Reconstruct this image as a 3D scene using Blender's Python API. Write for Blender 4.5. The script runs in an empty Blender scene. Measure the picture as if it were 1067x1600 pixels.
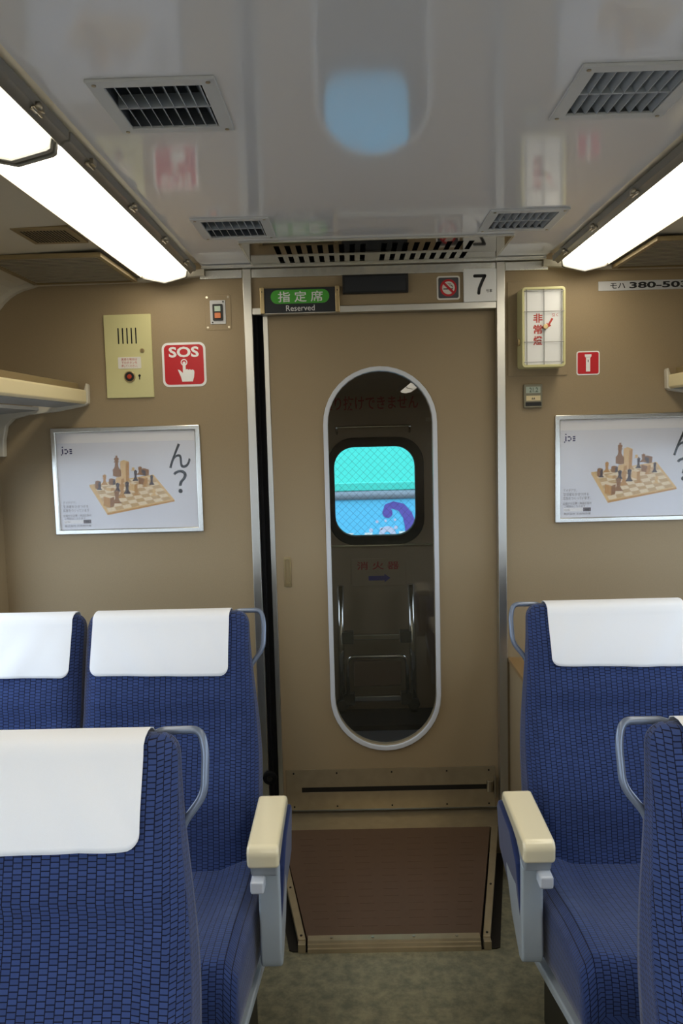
import bpy, bmesh, math, random
from mathutils import Vector, Matrix
random.seed(7)
S = bpy.context.scene
COL = S.collection
PI = math.pi

# ------------------------------------------------------------------ camera, world, exposure
W = 3.04                      # distance of the end wall; car centre line is x = 0, floor z = 0
FPX, VP, ROLL, EYE = 1300.0, (548.0, 674.0), 0.0245, Vector((-0.094, 0.0, 1.56))
_Y = Vector(((VP[0] - 533.5) / FPX, -(VP[1] - 800.0) / FPX, -1.0)).normalized()
_X = Vector((1.0, ROLL, 0.0)); _X.z = -(_X.x * _Y.x + _X.y * _Y.y) / _Y.z; _X.normalize()
_Z = _X.cross(_Y)
cam_data = bpy.data.cameras.new('camera')
cam_data.sensor_fit = 'VERTICAL'; cam_data.sensor_height = 24.0
cam_data.lens = FPX / 1600.0 * 24.0
cam_data.clip_start = 0.02
cam = bpy.data.objects.new('camera', cam_data); COL.objects.link(cam)
cam.matrix_world = Matrix.Translation(EYE) @ Matrix((_X, _Y, _Z)).to_4x4()
S.camera = cam

world = bpy.data.worlds.new('world'); S.world = world; world.use_nodes = True
bg = world.node_tree.nodes['Background']
bg.inputs['Color'].default_value = (0.70, 0.84, 1.0, 1); bg.inputs['Strength'].default_value = 4.3
S.view_settings.view_transform = 'Standard'; S.view_settings.look = 'None'
S.view_settings.gamma = 1.0; S.view_settings.use_curve_mapping = False
S.view_settings.exposure = 0.0
LAMP = 6.5                    # strength of the fluorescent diffusers

# ------------------------------------------------------------------ materials
def lin(c):
    return tuple((v / 255 / 12.92) if v / 255 <= 0.04045 else ((v / 255 + 0.055) / 1.055) ** 2.4 for v in c) + (1.0,)
MATS = {}
def mat(name, rgb, rough=0.5, metal=0.0, spec=0.5, grain=0.0, gscale=300.0, bump=0.0, emit=0.0, coat=0.0):
    if name in MATS: return MATS[name]
    m = bpy.data.materials.new(name); m.use_nodes = True; MATS[name] = m
    nt = m.node_tree; b = nt.nodes['Principled BSDF']
    c = lin(rgb)
    b.inputs['Base Color'].default_value = c; b.inputs['Roughness'].default_value = rough
    b.inputs['Metallic'].default_value = metal; b.inputs['Specular IOR Level'].default_value = spec
    b.inputs['Coat Weight'].default_value = coat
    if emit:
        b.inputs['Emission Color'].default_value = c; b.inputs['Emission Strength'].default_value = emit
    if grain or bump:
        tc = nt.nodes.new('ShaderNodeTexCoord'); n = nt.nodes.new('ShaderNodeTexNoise')
        n.inputs['Scale'].default_value = gscale; n.inputs['Detail'].default_value = 3
        nt.links.new(tc.outputs['Object'], n.inputs['Vector'])
        if grain:
            r = nt.nodes.new('ShaderNodeMapRange'); r.inputs[3].default_value = 1 - grain; r.inputs[4].default_value = 1 + grain
            nt.links.new(n.outputs['Fac'], r.inputs[0])
            x = nt.nodes.new('ShaderNodeVectorMath'); x.operation = 'SCALE'; x.inputs[0].default_value = c[:3]
            nt.links.new(r.outputs[0], x.inputs['Scale']); nt.links.new(x.outputs[0], b.inputs['Base Color'])
        if bump:
            bp = nt.nodes.new('ShaderNodeBump'); bp.inputs['Strength'].default_value = bump; bp.inputs['Distance'].default_value = 0.001
            nt.links.new(n.outputs['Fac'], bp.inputs['Height']); nt.links.new(bp.outputs[0], b.inputs['Normal'])
    return m

def glass(name, tint, base=0.04, rough=0.0):
    m = bpy.data.materials.new(name); m.use_nodes = True; nt = m.node_tree; nt.nodes.clear(); MATS[name] = m
    out = nt.nodes.new('ShaderNodeOutputMaterial'); mx = nt.nodes.new('ShaderNodeMixShader')
    tr = nt.nodes.new('ShaderNodeBsdfTransparent'); tr.inputs[0].default_value = tuple(tint) + (1,)
    gl = nt.nodes.new('ShaderNodeBsdfGlossy'); gl.inputs['Roughness'].default_value = rough
    ge = nt.nodes.new('ShaderNodeNewGeometry'); dp = nt.nodes.new('ShaderNodeVectorMath'); dp.operation = 'DOT_PRODUCT'
    nt.links.new(ge.outputs['Incoming'], dp.inputs[0]); nt.links.new(ge.outputs['Normal'], dp.inputs[1])
    def op(o, a, b):                              # Schlick reflectance, the same from both faces of the pane
        n = nt.nodes.new('ShaderNodeMath'); n.operation = o
        for i, v in enumerate((a, b)):
            if v is None: continue
            if isinstance(v, (int, float)): n.inputs[i].default_value = v
            else: nt.links.new(v, n.inputs[i])
        return n.outputs[0]
    c5 = op('POWER', op('SUBTRACT', 1.0, op('ABSOLUTE', dp.outputs['Value'], None)), 5.0)
    nt.links.new(op('ADD', op('MULTIPLY', c5, 1 - base), base), mx.inputs[0])
    nt.links.new(tr.outputs[0], mx.inputs[1]); nt.links.new(gl.outputs[0], mx.inputs[2])
    nt.links.new(mx.outputs[0], out.inputs[0])
    return m

def fabric(name, cell, line):
    """woven seat cloth: short blue ribs in staggered columns, dark dashes between them (UV in metres)"""
    m = bpy.data.materials.new(name); m.use_nodes = True; MATS[name] = m
    nt = m.node_tree; b = nt.nodes['Principled BSDF']; b.inputs['Roughness'].default_value = 0.85
    b.inputs['Sheen Weight'].default_value = 0.25; b.inputs['Sheen Roughness'].default_value = 0.4
    b.inputs['Specular IOR Level'].default_value = 0.2
    uv = nt.nodes.new('ShaderNodeUVMap'); mp = nt.nodes.new('ShaderNodeMapping')
    mp.inputs['Rotation'].default_value[2] = PI / 2
    nt.links.new(uv.outputs[0], mp.inputs['Vector'])
    br = nt.nodes.new('ShaderNodeTexBrick')
    br.offset = 0.5; br.inputs['Scale'].default_value = 1.0
    br.inputs['Brick Width'].default_value = 0.0092; br.inputs['Row Height'].default_value = 0.0155
    br.inputs['Mortar Size'].default_value = 0.0011; br.inputs['Mortar Smooth'].default_value = 0.5
    br.inputs['Bias'].default_value = 0.0
    c = lin(cell)
    br.inputs['Color1'].default_value = c; br.inputs['Color2'].default_value = tuple(v * 0.82 for v in c[:3]) + (1,)
    br.inputs['Mortar'].default_value = lin(line)
    nt.links.new(mp.outputs[0], br.inputs['Vector'])
    nt.links.new(br.outputs['Color'], b.inputs['Base Color'])
    inv = nt.nodes.new('ShaderNodeMath'); inv.operation = 'SUBTRACT'; inv.inputs[0].default_value = 1.0
    nt.links.new(br.outputs['Fac'], inv.inputs[1])
    bp = nt.nodes.new('ShaderNodeBump'); bp.inputs['Strength'].default_value = 0.5; bp.inputs['Distance'].default_value = 0.0012
    nt.links.new(inv.outputs[0], bp.inputs['Height']); nt.links.new(bp.outputs[0], b.inputs['Normal'])
    return m

def vinyl():
    m = bpy.data.materials.new('floor_vinyl'); m.use_nodes = True; MATS['floor_vinyl'] = m
    nt = m.node_tree; b = nt.nodes['Principled BSDF']; b.inputs['Roughness'].default_value = 0.5
    tc = nt.nodes.new('ShaderNodeTexCoord'); n = nt.nodes.new('ShaderNodeTexNoise')
    n.inputs['Scale'].default_value = 26; n.inputs['Detail'].default_value = 5; n.inputs['Roughness'].default_value = 0.7
    r = nt.nodes.new('ShaderNodeValToRGB')
    r.color_ramp.elements[0].position = 0.36; r.color_ramp.elements[0].color = lin((100, 98, 80))
    r.color_ramp.elements[1].position = 0.66; r.color_ramp.elements[1].color = lin((142, 136, 108))
    nt.links.new(tc.outputs['Object'], n.inputs['Vector']); nt.links.new(n.outputs['Fac'], r.inputs[0])
    nt.links.new(r.outputs[0], b.inputs['Base Color'])
    return m

mat('wall', (152, 133, 102), 0.6, grain=0.14, gscale=420, bump=0.25)
mat('door', (150, 131, 100), 0.55, grain=0.12, gscale=420, bump=0.2)
mat('ceiling', (224, 226, 232), 0.075, spec=0.8)
mat('ceiling_cream', (205, 198, 180), 0.35)
mat('aluminium', (205, 203, 196), 0.32, 1.0)
mat('aluminium_light', (215, 214, 208), 0.25, 0.9)
mat('steel', (168, 160, 142), 0.28, 1.0, grain=0.08, gscale=60)
mat('steel_mirror', (150, 146, 138), 0.07, 1.0)
mat('steel_worn', (172, 158, 130), 0.38, 0.7, grain=0.15, gscale=25)
mat('grey_metal', (140, 139, 134), 0.4, 0.6)
mat('dark_metal', (40, 38, 35), 0.4, 0.5)
mat('black', (10, 10, 10), 0.5)
mat('rubber', (10, 10, 11), 0.8, spec=0.2)
mat('frame_white', (205, 208, 214), 0.3)
mat('duct_grey', (110, 116, 124), 0.6)
mat('void', (6, 6, 7), 0.9)
mat('vent_white', (196, 200, 204), 0.4)
mat('vent_fin', (168, 176, 186), 0.5)
mat('louvre_lit', (188, 178, 156), 0.4)
mat('louvre_shaded', (92, 84, 70), 0.5)
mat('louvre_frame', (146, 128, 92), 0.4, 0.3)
mat('lamp_diffuser', (255, 246, 226), 0.4, emit=LAMP)
mat('pale_yellow', (206, 200, 146), 0.45)
mat('cream', (240, 226, 188), 0.22, coat=0.4)
mat('rack_cream', (232, 218, 174), 0.3)
mat('rack_grey', (150, 152, 152), 0.45)
mat('seat_grey', (176, 184, 188), 0.35)
mat('button_grey', (206, 208, 212), 0.3)
mat('handle_blue', (118, 128, 146), 0.28, 0.3)
mat('white_cloth', (238, 238, 240), 0.85, grain=0.03, gscale=900, bump=0.15, spec=0.2)
mat('white', (236, 236, 234), 0.45)
mat('off_white', (222, 218, 208), 0.45)
mat('red', (190, 22, 34), 0.4)
mat('red_text', (186, 52, 34), 0.5)
mat('dark_red', (120, 30, 24), 0.6)
mat('ink', (18, 18, 20), 0.5)
mat('navy', (40, 34, 92), 0.5)
mat('text_grey', (120, 112, 116), 0.6)
mat('paper', (222, 223, 231), 0.5)
mat('paper_band', (236, 234, 235), 0.5)
mat('wood_a', (226, 190, 130), 0.5)
mat('wood_b', (198, 148, 84), 0.5)
mat('wood_c', (150, 104, 58), 0.5)
mat('wood_d', (78, 62, 60), 0.5)
mat('square_light', (236, 216, 180), 0.5)
mat('square_dark', (206, 172, 122), 0.5)
mat('green', (72, 168, 52), 0.35)
mat('sign_black', (28, 32, 38), 0.35)
mat('brass', (190, 170, 128), 0.3, 0.9)
mat('dark_grey', (70, 70, 74), 0.45)
mat('ramp_brown', (86, 64, 46), 0.6, grain=0.1, gscale=40)
mat('cabinet_brown', (140, 112, 72), 0.5)
mat('plate_grey', (196, 196, 196), 0.4)
mat('lcd', (176, 186, 170), 0.2)
mat('lcd_digit', (70, 84, 66), 0.4)
mat('thermo_grey', (128, 122, 100), 0.4)
mat('label_cream', (226, 208, 162), 0.5)
mat('switch_green', (176, 196, 176), 0.3)
mat('switch_orange', (214, 112, 40), 0.3)
mat('button_red', (170, 60, 36), 0.3)
mat('teal', (80, 226, 212), 0.35)
mat('teal_shade', (70, 206, 192), 0.35)
mat('body_blue', (96, 196, 238), 0.35)
mat('body_grey', (120, 132, 146), 0.4)
mat('body_purple', (96, 84, 170), 0.4)
mat('body_lilac', (196, 200, 224), 0.4)
mat('gravel', (120, 114, 106), 0.9, grain=0.3, gscale=8)
mat('chrome', (200, 198, 194), 0.12, 1.0)
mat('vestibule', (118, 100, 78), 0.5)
mat('mount_grey', (150, 154, 156), 0.4)
glass('door_glass', (0.88, 0.88, 0.87)); glass('clear_glass', (0.98, 0.98, 0.98), 0.022, 0.16); glass('wire_glass', (0.93, 0.97, 0.96))
fabric('seat_cloth', (54, 71, 118), (13, 15, 38)); fabric('panel_cloth', (50, 64, 112), (40, 52, 94)); vinyl()

# ------------------------------------------------------------------ mesh helpers
class MB:
    def __init__(s): s.v = []; s.f = []; s.m = []; s.uv = {}
    def add(s, vs, fs, mi=0):
        o = len(s.v); s.v += [tuple(v) for v in vs]
        for f in fs: s.f.append([o + i for i in f]); s.m.append(mi)
        return s
    def box(s, x0, x1, y0, y1, z0, z1, mi=0):
        return s.add([(x0,y0,z0),(x1,y0,z0),(x1,y1,z0),(x0,y1,z0),(x0,y0,z1),(x1,y0,z1),(x1,y1,z1),(x0,y1,z1)],
              [(0,3,2,1),(4,5,6,7),(0,1,5,4),(1,2,6,5),(2,3,7,6),(3,0,4,7)], mi)
    def prism(s, pts, a, b, axis='y', mi=0):
        """2D outline extruded along an axis; pts are (x,z) for y, (y,z) for x, (x,y) for z"""
        def P(p, t): return (p[0], t, p[1]) if axis == 'y' else (t, p[0], p[1]) if axis == 'x' else (p[0], p[1], t)
        n = len(pts)
        return s.add([P(p, a) for p in pts] + [P(p, b) for p in pts],
              [tuple(range(n)), tuple(range(2 * n - 1, n - 1, -1))] + [(i, i + n, (i + 1) % n + n, (i + 1) % n) for i in range(n)], mi)
    def ring(s, outer, inner, a, b, axis='y', mi=0):
        """band between two outlines with the same number of points"""
        def P(p, t): return (p[0], t, p[1]) if axis == 'y' else (t, p[0], p[1]) if axis == 'x' else (p[0], p[1], t)
        n = len(outer); V = [P(p, a) for p in outer] + [P(p, a) for p in inner] + [P(p, b) for p in outer] + [P(p, b) for p in inner]
        F = []
        for i in range(n):
            j = (i + 1) % n
            F += [(i, j, n + j, n + i), (2*n + i, 3*n + i, 3*n + j, 2*n + j), (i, 2*n + i, 2*n + j, j), (n + i, n + j, 3*n + j, 3*n + i)]
        return s.add(V, F, mi)
    def tube(s, path, r, n=10, mi=0, cap=True):
        path = [Vector(p) for p in path]; rings = []; up = None
        for i, p in enumerate(path):
            t = (path[min(i + 1, len(path) - 1)] - path[max(i - 1, 0)]).normalized()
            if up is None: up = Vector((0, 0, 1)) if abs(t.z) < 0.9 else Vector((1, 0, 0))
            a = t.cross(up).normalized(); up = a.cross(t).normalized()
            rings.append([p + r * (math.cos(2*PI*k/n) * a + math.sin(2*PI*k/n) * up) for k in range(n)])
        o = len(s.v); s.v += [tuple(q) for R in rings for q in R]
        for i in range(len(rings) - 1):
            for k in range(n):
                s.f.append([o + i*n + k, o + i*n + (k+1) % n, o + (i+1)*n + (k+1) % n, o + (i+1)*n + k]); s.m.append(mi)
        if cap:
            s.f.append([o + k for k in range(n)][::-1]); s.m.append(mi)
            s.f.append([o + (len(rings)-1)*n + k for k in range(n)]); s.m.append(mi)
        return s
    def disc(s, cx, cz, r, y0, y1, n=24, mi=0):
        return s.prism([(cx + r*math.cos(2*PI*k/n), cz + r*math.sin(2*PI*k/n)) for k in range(n)], y0, y1, 'y', mi)
    def grid(s, us, vs, holes, fn, mi=0):
        """sheet over the sorted coordinates us x vs with rectangular cells left out"""
        us = sorted(set(us)); vs = sorted(set(vs)); o = len(s.v)
        s.v += [tuple(fn(u, v)) for v in vs for u in us]; n = len(us)
        for j in range(len(vs) - 1):
            for i in range(n - 1):
                cu, cv = (us[i] + us[i+1]) / 2, (vs[j] + vs[j+1]) / 2
                if any(h[0] < cu < h[1] and h[2] < cv < h[3] for h in holes): continue
                s.f.append([o + j*n + i, o + j*n + i + 1, o + (j+1)*n + i + 1, o + (j+1)*n + i]); s.m.append(mi)
        return s
    def cup(s, x0, x1, y0, y1, z0, z1):
        return s.add([(x0,y0,z0),(x1,y0,z0),(x1,y1,z0),(x0,y1,z0),(x0,y0,z1),(x1,y0,z1),(x1,y1,z1),(x0,y1,z1)],
              [(4,5,6,7),(0,1,5,4),(1,2,6,5),(2,3,7,6),(3,0,4,7)])
    def build(s, name, mats, parent=None, bevel=0.0, seg=2, smooth=False, solid=0.0, uv=None):
        me = bpy.data.meshes.new(name); me.from_pydata(s.v, [], s.f)
        bm = bmesh.new(); bm.from_mesh(me); bmesh.ops.recalc_face_normals(bm, faces=bm.faces); bm.to_mesh(me); bm.free()
        for m in ([mats] if isinstance(mats, str) else mats): me.materials.append(MATS[m])
        me.polygons.foreach_set('material_index', s.m)
        if smooth: me.polygons.foreach_set('use_smooth', [True] * len(me.polygons))
        if uv:
            L = me.uv_layers.new(name='UVMap')
            for lp in me.loops: L.data[lp.index].uv = uv[lp.vertex_index]
        me.update()
        ob = bpy.data.objects.new(name, me); COL.objects.link(ob); ob.parent = parent
        if bevel:
            b = ob.modifiers.new('bevel', 'BEVEL'); b.width = bevel; b.segments = seg; b.limit_method = 'ANGLE'; b.angle_limit = 0.6
            if not smooth: me.polygons.foreach_set('use_smooth', [True] * len(me.polygons))
            b.harden_normals = True
        if solid:
            b = ob.modifiers.new('solid', 'SOLIDIFY'); b.thickness = solid; b.offset = 0
        return ob

def tag(o, label=None, cat=None, group=None, kind=None):
    for k, v in (('label', label), ('category', cat), ('group', group), ('kind', kind)):
        if v: o[k] = v
    return o
def thing(name, label, cat, loc=(0, 0, 0), group=None):
    o = bpy.data.objects.new(name, None); COL.objects.link(o); o.location = loc; o.empty_display_size = 0.05
    return tag(o, label, cat, group)
def struct(o): return tag(o, kind='structure')
def rrect(x0, x1, z0, z1, r, n=5):
    out = []
    for cx, cz, a0 in ((x1 - r, z1 - r, 0), (x0 + r, z1 - r, 90), (x0 + r, z0 + r, 180), (x1 - r, z0 + r, 270)):
        for k in range(n + 1):
            a = math.radians(a0 + 90 * k / n); out.append((cx + r * math.cos(a), cz + r * math.sin(a)))
    return out
def stadium(cx, z0, z1, r, n=20):
    return [(cx + r*math.cos(PI*k/n), z1 - r + r*math.sin(PI*k/n)) for k in range(n + 1)] + \
           [(cx - r*math.cos(PI*k/n), z0 + r - r*math.sin(PI*k/n)) for k in range(n + 1)]
def arc(cx, cz, r, a0, a1, n=8):
    return [(cx + r*math.cos(math.radians(a0 + (a1 - a0)*k/n)), cz + r*math.sin(math.radians(a0 + (a1 - a0)*k/n))) for k in range(n + 1)]
def lettering(body, x0, x1, z0, z1, y, m, parent, name='lettering', bold=0.0, keep=False, rot=0.0, depth=0.0004):
    """text fitted into a rectangle of the plane y, read from the aisle"""
    cu = bpy.data.curves.new('text', 'FONT'); cu.body = body; cu.size = 1.0; cu.offset = bold; cu.resolution_u = 3
    if '\n' in body: cu.space_line = 1.05
    t = bpy.data.objects.new('text', cu); COL.objects.link(t)
    bpy.context.view_layer.update()
    me = bpy.data.meshes.new_from_object(t.evaluated_get(bpy.context.evaluated_depsgraph_get()))
    bpy.data.objects.remove(t); bpy.data.curves.remove(cu)
    xs = [v.co.x for v in me.vertices]; zs = [v.co.y for v in me.vertices]
    if not xs: return None
    ax, bx, az, bz = min(xs), max(xs), min(zs), max(zs)
    sx = (x1 - x0) / max(bx - ax, 1e-6); sz = (z1 - z0) / max(bz - az, 1e-6)
    if keep: sx = sz = min(sx, sz)
    cx, cz = (x0 + x1) / 2, (z0 + z1) / 2
    for v in me.vertices:
        v.co = Vector((cx + (v.co.x - (ax + bx) / 2) * sx, y, cz + (v.co.y - (az + bz) / 2) * sz))
    me.materials.clear(); me.materials.append(MATS[m]); me.name = name
    o = bpy.data.objects.new(name, me); COL.objects.link(o); o.parent = parent
    return o
def screws(parent, pts, y, r=0.004, m='steel'):
    me = None
    for x, z in pts:
        if me is None:
            o = MB().disc(0, 0, r, -0.0012, 0.001, 10).build('screw', m, parent); me = o.data
        else:
            o = bpy.data.objects.new('screw', me); COL.objects.link(o); o.parent = parent
        o.location = (x, y, z)

# ------------------------------------------------------------------ the coach shell
CZ = 2.16                                  # height of the middle ceiling panel
YB = -7.0                                  # the coach goes on behind the camera
struct(MB().box(-1.42, 1.42, YB, 3.11, -0.06, 0).build('floor', 'floor_vinyl'))
wall = struct(MB().prism([(-1.45, 0), (-0.45, 0), (-0.45, 2.0), (0.45, 2.0), (0.45, 0), (1.45, 0), (1.45, 2.3), (-1.45, 2.3)], W, W + 0.07).build('wall_end', 'wall'))
struct(MB().box(-1.45, 1.45, YB - 0.05, YB, 0, 2.3).build('wall_rear', 'wall'))
win = [(a, a + 1.6) for a in (1.25, -0.75, -2.75, -4.75, -6.75)]
for s, nm in ((-1, 'wall_left'), (1, 'wall_right')):
    m = MB(); m.grid([YB, W] + [v for w in win for v in w], [0, 0.78, 1.46, 2.0], [(a, b, 0.78, 1.46) for a, b in win], lambda u, v: (s * 1.40, u, v))
    struct(m.build(nm, 'wall', solid=0.03))
# middle ceiling with openings for the air grilles and the slotted plate
GX, GBIG, GSM = (-0.528, -0.308), (1.455, 1.700), (2.372, 2.615)
gr = [(sx[0], sx[1], y[0], y[1]) for y in (GBIG, GSM) for sx in (GX, (-GX[1], -GX[0]))]
inner = [(a + 0.022, b - 0.022, c + 0.022, d - 0.022) for a, b, c, d in gr]
hol = inner + [(-0.35, 0.35, 2.71, 2.99)]
m = MB(); m.grid([-0.612, 0.612] + [v for h in hol for v in h[:2]], [YB, W] + [v for h in hol for v in h[2:]], hol, lambda u, v: (u, v, CZ))
struct(m.build('ceiling', 'ceiling'))
struct(MB().box(-1.45, 1.45, YB - 0.05, W + 0.07, 2.30, 2.34).build('roof', 'grey_metal'))
for s in (-1, 1): struct(MB().box(s*1.43 - 0.015, s*1.43 + 0.015, YB, W + 0.07, 1.90, 2.30).build('wall_upper', 'grey_metal'))
# lower side ceilings with the cove down to the side walls
for s in (-1, 1):
    prof = [(0.618, 2.175), (0.815, 2.175), (0.818, 2.13), (1.2, 2.12)] + arc(1.2, 1.92, 0.2, 90, 0, 10)[1:] + [(1.40, 1.80)]
    m = MB(); m.grid(range(len(prof)), [YB, W], [], lambda u, v: (s * prof[u][0], v, prof[u][1]))
    o = struct(m.build('ceiling_side', 'ceiling_cream', solid=0.006)); o['label'] = 'cream lower ceiling curving down to the side wall'
    # trim band that follows the cove against the end wall
    path = [(0.60, 2.147), (0.82, 2.122), (1.2, 2.117)] + arc(1.2, 1.92, 0.197, 90, 0, 10)[1:] + [(1.397, 1.5)]
    inn = [(0.60, 2.124), (0.82, 2.108), (1.2, 2.106)] + arc(1.2, 1.92, 0.180, 90, 0, 10)[1:] + [(1.38, 1.5)]
    m = MB(); n = len(path)
    m.add([(s*p[0], W - 0.028, p[1]) for p in path] + [(s*p[0], W - 0.028, p[1]) for p in inn] + [(s*p[0], W, p[1]) for p in inn],
          [(i, i+1, n+i+1, n+i) for i in range(n-1)] + [(n+i, n+i+1, 2*n+i+1, 2*n+i) for i in range(n-1)])
    o = struct(m.build('trim_1' if s < 0 else 'trim_2', 'ceiling_cream'))
for k, (a, b) in enumerate(((-0.62, -0.468), (-0.435, 0.435), (0.468, 0.62))):
    struct(MB().box(a, b, W - 0.012, W, 2.113, 2.144).build('trim_%d' % (20 + k), 'aluminium_light', bevel=0.002))
struct(MB().box(-0.61, 0.61, W - 0.03, W, 2.146, 2.159).build('trim_4', 'aluminium_light', bevel=0.002))

# door posts and lintel
for s in (-1, 1):
    p = struct(MB().box(s*0.4365 if s > 0 else -0.4665, s*0.4665 if s > 0 else -0.4365, W - 0.014, W + 0.03, 0, 2.145).build('trim_5' if s < 0 else 'trim_6', 'aluminium', bevel=0.002))
    screws(p, [(s*0.4515, 2.085)], W - 0.012, 0.0045, 'dark_metal')
struct(MB().box(-0.436, 0.436, W - 0.010, W + 0.03, 1.984, 2.008).build('trim_7', 'aluminium', bevel=0.002))

# ------------------------------------------------------------------ sliding door
DY = 3.075
door = struct(thing('door_1', 'brown sliding door with tall oval window in the end wall', 'door', (0, DY, 0)))
del door['category']
so, si = stadium(0.014, 0.347, 1.794, 0.209), stadium(0.014, 0.364, 1.777, 0.192)
def door_face(m, y, mi=0):
    n = len(so); box = []
    for x, z in so:                                   # project the oval outward onto the door's outline
        dx, dz = x - 0.018, z - 1.07
        t = min((0.431 if dx > 0 else 0.403) / abs(dx) if abs(dx) > 1e-6 else 99, (0.93 if dz > 0 else 0.955) / abs(dz) if abs(dz) > 1e-6 else 99)
        box.append((0.018 + dx * t, 1.07 + dz * t))
    return box
ob = door_face(None, 0)
for cx, cz in ((-0.385, 2.0), (0.449, 2.0), (-0.385, 0.115), (0.449, 0.115)):      # pull the nearest points into the corners
    k = min(range(len(ob)), key=lambda i: (ob[i][0] - cx) ** 2 + (ob[i][1] - cz) ** 2); ob[k] = (cx, cz)
MB().ring(ob, si, 0.0, 0.034).build('door_panel', 'door', door)
MB().ring(so, si, -0.010, 0.004).build('oval_frame', 'frame_white', door, bevel=0.003)['label'] = 'bright rounded aluminium frame of the oval window'
MB().prism(si, 0.014, 0.019).build('oval_pane', 'door_glass', door)['label'] = 'dark tinted glass of the oval window'
MB().box(-0.404, -0.3855, -0.004, 0.034, 0.115, 1.985).build('door_edge', 'aluminium', door, bevel=0.002)
kp = MB().grid([-0.372, 0.423, -0.315, 0.405], [0.117, 0.276, 0.186, 0.206], [(-0.315, 0.405, 0.186, 0.206)], lambda u, v: (u, -0.004, v)).build('kick_plate', 'steel_worn', door, solid=0.003)
MB().box(-0.315, 0.405, -0.003, -0.0005, 0.186, 0.206).build('groove', 'dark_metal', kp)
screws(kp, [(-0.345, 0.262), (-0.18, 0.262), (0.03, 0.262), (0.24, 0.262), (0.40, 0.262), (-0.345, 0.13), (-0.18, 0.13), (0.03, 0.13), (0.24, 0.13), (0.40, 0.13)], -0.006, 0.0035, 'dark_metal')
hp = MB().ring(rrect(-0.356, -0.329, 0.986, 1.098, 0.004), rrect(-0.350, -0.335, 1.000, 1.090, 0.007), -0.004, 0.002).build('pull_plate', 'brass', door, bevel=0.001)
MB().prism(rrect(-0.350, -0.335, 1.000, 1.090, 0.007), -0.0012, -0.0002).build('pull_recess', 'louvre_frame', hp)
# dark pocket beside the door and its rubber seal
struct(MB().box(-0.4365, -0.405, DY + 0.012, DY + 0.034, 0.1, 2.0).build('trim_8', 'void'))
struct(MB().box(-0.4365, -0.422, DY - 0.02, DY + 0.012, 0.1, 1.984).build('trim_9', 'rubber', bevel=0.003))
struct(MB().box(-0.436, 0.436, W + 0.03, W + 0.07, 1.984, 2.0).build('trim_10', 'dark_metal'))
t = thing('door_catch', 'small steel catch beside the end of the kick plate groove', 'catch', (0.405, DY - 0.006, 0.2))
MB().prism(arc(0, 0, 0.014, 180, 360, 10), -0.022, 0.022, 'z').build('hook', 'steel', t, bevel=0.002)
MB().box(0.012, 0.018, -0.030, 0.0, -0.036, 0.044).build('plate', 'steel', t, bevel=0.002)

t = thing('door_stop', 'round black rubber door stop beside the door pocket', 'door stop', (-0.43, W - 0.012, 0.271))
MB().disc(0, 0, 0.026, -0.022, 0, 24).build('buffer', 'rubber', t, bevel=0.006)
MB().disc(0, 0, 0.010, -0.026, -0.020, 16).build('bolt', 'dark_metal', t)

# threshold and ramp
struct(MB().box(-0.45, 0.45, 2.94, DY + 0.05, 0.0, 0.1).build('trim_11', 'steel_worn', bevel=0.002))
def rz(y): return 0.028 + (y - 2.385) * 0.1312
r = thing('ramp', 'brown non-slip ramp with steel edging up to the sliding door', 'ramp', (0, 2.385, 0))
def sheet(m, pts, th):
    V = [(x, y - 2.385, rz(y) - th) for x, y in pts] + [(x, y - 2.385, rz(y)) for x, y in pts]; n = len(pts)
    return m.add(V, [tuple(range(n))[::-1], tuple(range(n, 2*n))] + [(i, (i+1) % n, n + (i+1) % n, n + i) for i in range(n)])
sheet(MB(), [(-0.264, 2.392), (0.262, 2.392), (0.382, 2.94), (-0.386, 2.94)], 0.026).build('tread', 'ramp_brown', r)
for s in (-1, 1):
    e = sheet(MB(), [(s*0.268, 2.385), (s*0.291, 2.385), (s*0.412, 2.94), (s*0.388, 2.94)], 0.02).build('side_rail', 'steel_worn', r, bevel=0.002)
    for v in e.data.vertices: v.co.z += 0.003
    MB().box(min(s*0.268, s*0.291), max(s*0.268, s*0.291), -0.022, 0.0, 0.0, 0.028).build('rail_foot', 'steel_worn', r, bevel=0.002)
    for yy in (2.40, 2.62):
        o = MB().prism([(0.004*math.cos(k*PI/5), 0.004*math.sin(k*PI/5)) for k in range(10)], 0, 0.002, 'z').build('screw', 'dark_metal', r)
        o.location = (s * (0.2795 + (yy - 2.385) * 0.218), yy - 2.385, rz(yy) + 0.003)
nos = [(0.018, 0.031), (-0.006, 0.029), (-0.008, 0.022), (-0.014, 0.021), (-0.016, 0.013), (-0.022, 0.012), (-0.024, 0.0), (0.018, 0.0)]
MB().prism(nos, -0.262, 0.260, 'x').build('nosing', 'steel_worn', r)
for x in (-0.19, -0.065, 0.06, 0.19):
    MB().prism([(x + 0.0045*math.cos(k*PI/5), 0.006 + 0.0045*math.sin(k*PI/5)) for k in range(10)], 0.029, 0.0325, 'z').build('screw', 'steel', r)
MB().prism([(p[0], p[1] - 2.385) for p in [(-0.318, 2.375), (-0.306, 2.368), (0.306, 2.368), (0.318, 2.375), (0.43, 2.93), (-0.43, 2.93)]], 0.0, 0.003, 'z').build('floor_plate', 'dark_metal', r)
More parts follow.
